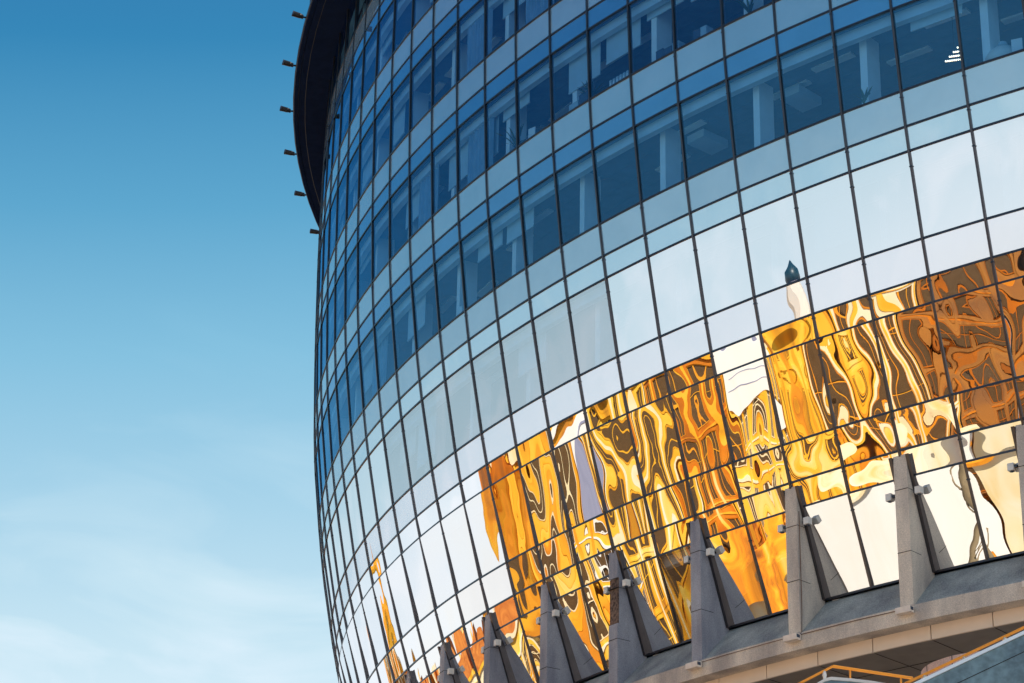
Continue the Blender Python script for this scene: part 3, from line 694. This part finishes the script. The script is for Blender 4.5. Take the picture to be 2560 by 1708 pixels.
# dark domed turret above the roofs
tp = pt(16.72, 3, .5, 54); e = empty('roof_turret', 'slender turret with dark teal dome mirrored above the golden roofs', 'turret', (tp.x, tp.y, 0))
z1_, z2_ = pt(16.72, 2, .99, 54).z, pt(16.72, 2, .66, 54).z; dz_ = z2_ - z1_
mb = MB(); mb.tube([(0, 0, z1_ - 6), (0, 0, z1_ - .2)], .95, 10); mb.build('drum', S['white'], e)
mb = MB(); mb.tube([(0, 0, z1_ - .3), (0, 0, z1_ + .1)], 1.15, 10); mb.tube([(0, 0, z1_ - 1.6), (0, 0, z1_ - 1.4)], 1.0, 10); mb.build('cornice', S['blue'], e)
mb = MB(); mb.tube([(0, 0, z1_), (0, 0, z1_ + dz_ * .3), (0, 0, z1_ + dz_ * .6), (0, 0, z1_ + dz_ * .8), (0, 0, z2_)], [.75, .95, .85, .4, .06], 12); mb.build('dome', S['teal'], e, True)
# corner dome of the first house
tp = pt(9.25, 5, .5, DD - .5); e = empty('corner_bay', 'rounded orange corner bay with domed cap, mirrored at the end of the golden band', 'corner bay', (tp.x, tp.y, 0)); zq = sky_z(9.3) - 1.2
mb = MB(); mb.tube([(0, 0, 0), (0, 0, zq - 3)], 2.1, 20); mb.build('wall', S['amber'], e)
mb = MB(); mb.tube([(0, 0, zq - 3), (0, 0, zq - 2.6), (0, 0, zq - 2), (0, 0, zq - 1.2), (0, 0, zq - .3), (0, 0, zq + .4)], [2.4, 2.4, 2.2, 1.8, 1.1, .1], 20); mb.build('dome', S['orange'], e, True)
for j in range(6):
    for a in (-50, 0, 50):
        th = math.radians(a) + math.atan2(-tp.y, -tp.x); mb = MB(); mb.box((2.08 * math.cos(th), 2.08 * math.sin(th), 4.5 + j * 3.6 + 1), (.15, 1.1, 2.1), Matrix.Rotation(th, 3, 'Z')); mb.build('window', S['glassd'], e)
# lower roofs farther left
for i, (m0, m1, zt_, wl_, tr_) in enumerate([(7.6, 9.0, 20.5, 'gold', 'cream'), (6.3, 7.5, 21.5, 'cream', 'gold'), (4.9, 6.2, 22.6, 'orange', 'cream'), (3.6, 4.8, 23.6, 'amber', 'cream'), (2.0, 3.5, 24.6, 'gold', 'amber'), (.2, 1.9, 24.4, 'cream', 'orange'), (-2, .1, 25.0, 'orange', 'cream')]):
    A, B = pt(m0, 7, .5, 56), pt(m1, 7, .5, 56)
    house('gabled_house', ['yellow house with rust roof mirrored beside the orange corner house', 'cream house with rust roof mirrored low between granite fins', 'orange house with rust roof mirrored low in the left windows', 'amber house with rust roof mirrored near the foot of the church tower', 'yellow house with rust roof mirrored behind the church tower', 'cream house with rust roof mirrored left of the church tower', 'orange house mirrored at the far lower left of the glass'][i],
          'house', A, B, zt_ - 2, wl_, tr_, tr_, 3.1, 2.3, roof=2.6, group='lower houses with rust-coloured roofs')
# church tower
tp = pt(3.15, 5, .5, 72); T = empty('church_tower', 'cream and orange gothic church tower with pointed spire, mirrored at the lower left', 'church tower', (tp.x, tp.y, 0)); T.rotation_euler = (0, 0, .35)
ztip = pt(3.05, 3, .45, 72).z; zs = ztip - 13
mb = MB(); mb.span(-2.3, 2.3, -2.3, 2.3, 0, zs - 5); mb.span(-1.9, 1.9, -1.9, 1.9, zs - 5, zs)
for x in (-1, 1):
    for y in (-1, 1): mb.span(x * 2.0, x * 2.7, y * 2.0, y * 2.7, 0, zs - 6.5)
mb.build('wall', S['cream'], T)
mb = MB(); 
for z in (zs - 14, zs - 9.5, zs - 5, zs): mb.box((0, 0, z), (5.3 if z < zs - 4 else 4.3, 5.3 if z < zs - 4 else 4.3, .45))
mb.build('cornice', S['orange'], T)
for z, hh in ((zs - 12.6, 2.4), (zs - 8.4, 2.8), (zs - 4, 3.2)):
    for k in range(4):
        rm = Matrix.Rotation(k * pi / 2, 3, 'Z'); rr = 2.31 if z < zs - 5 else 1.91
        for s_ in (-.7, .7):
            mb = MB(); mb.box(rm @ Vector((rr, s_, z + hh / 2)), (.1, .75, hh), rm); mb.quad(*[rm @ Vector((rr + .051, s_ + a, z + b)) for a, b in ((-.375, hh), (.375, hh), (0, hh + .7))]); mb.build('lancet_window', S['brown'], T)
mb = MB(); mb.tube([(0, 0, zs), (0, 0, zs + 1.6), (0, 0, zs + 2.2), (0, 0, zs + 6), (0, 0, zs + 6.4), (0, 0, ztip)], [1.7, 1.7, 1.45, .7, .75, .04], 8); mb.build('spire', S['amber'], T)
mb = MB()
for k in range(8):
    a = k * pi / 4 + pi / 8; c = Vector((1.75 * math.cos(a), 1.75 * math.sin(a), zs)); mb.tube([c, c + Vector((0, 0, 1.8)), c + Vector((0, 0, 3.6))], [.22, .2, .02], 6)
mb.build('pinnacles', S['cream'], T)
# bare pollarded tree on the square
tp = pt(18.95, 8, .6, 27); e = empty('bare_tree', 'bare pale tree with stubby branches mirrored in the lower right window', 'tree', (tp.x, tp.y, 0)); zc_ = pt(18.95, 7, .9, 27).z
mb = MB(); mb.tube([(0, 0, 0), (.1, .1, zc_ * .3), (-.15, 0, zc_ * .6), (.1, -.1, zc_ * .85), (0, 0, zc_)], [.5, .42, .36, .3, .2], 10); mb.build('trunk', S['trunk'], e, True)
mb = MB(); rg = random.Random(5)
for i in range(7):
    z = zc_ * (.55 + .04 * i); a = rg.uniform(0, 6.28); L = rg.uniform(.5, 1.3); c = Vector((0, 0, z)); d = Vector((math.cos(a), math.sin(a), .6))
    mb.tube([c, c + d * L * .5, c + d * L + Vector((0, 0, .25)), c + d * L * 1.1 + Vector((0, 0, .45))], [.09, .06, .05, .07], 8)
mb.build('branches', S['trunk'], e, True)
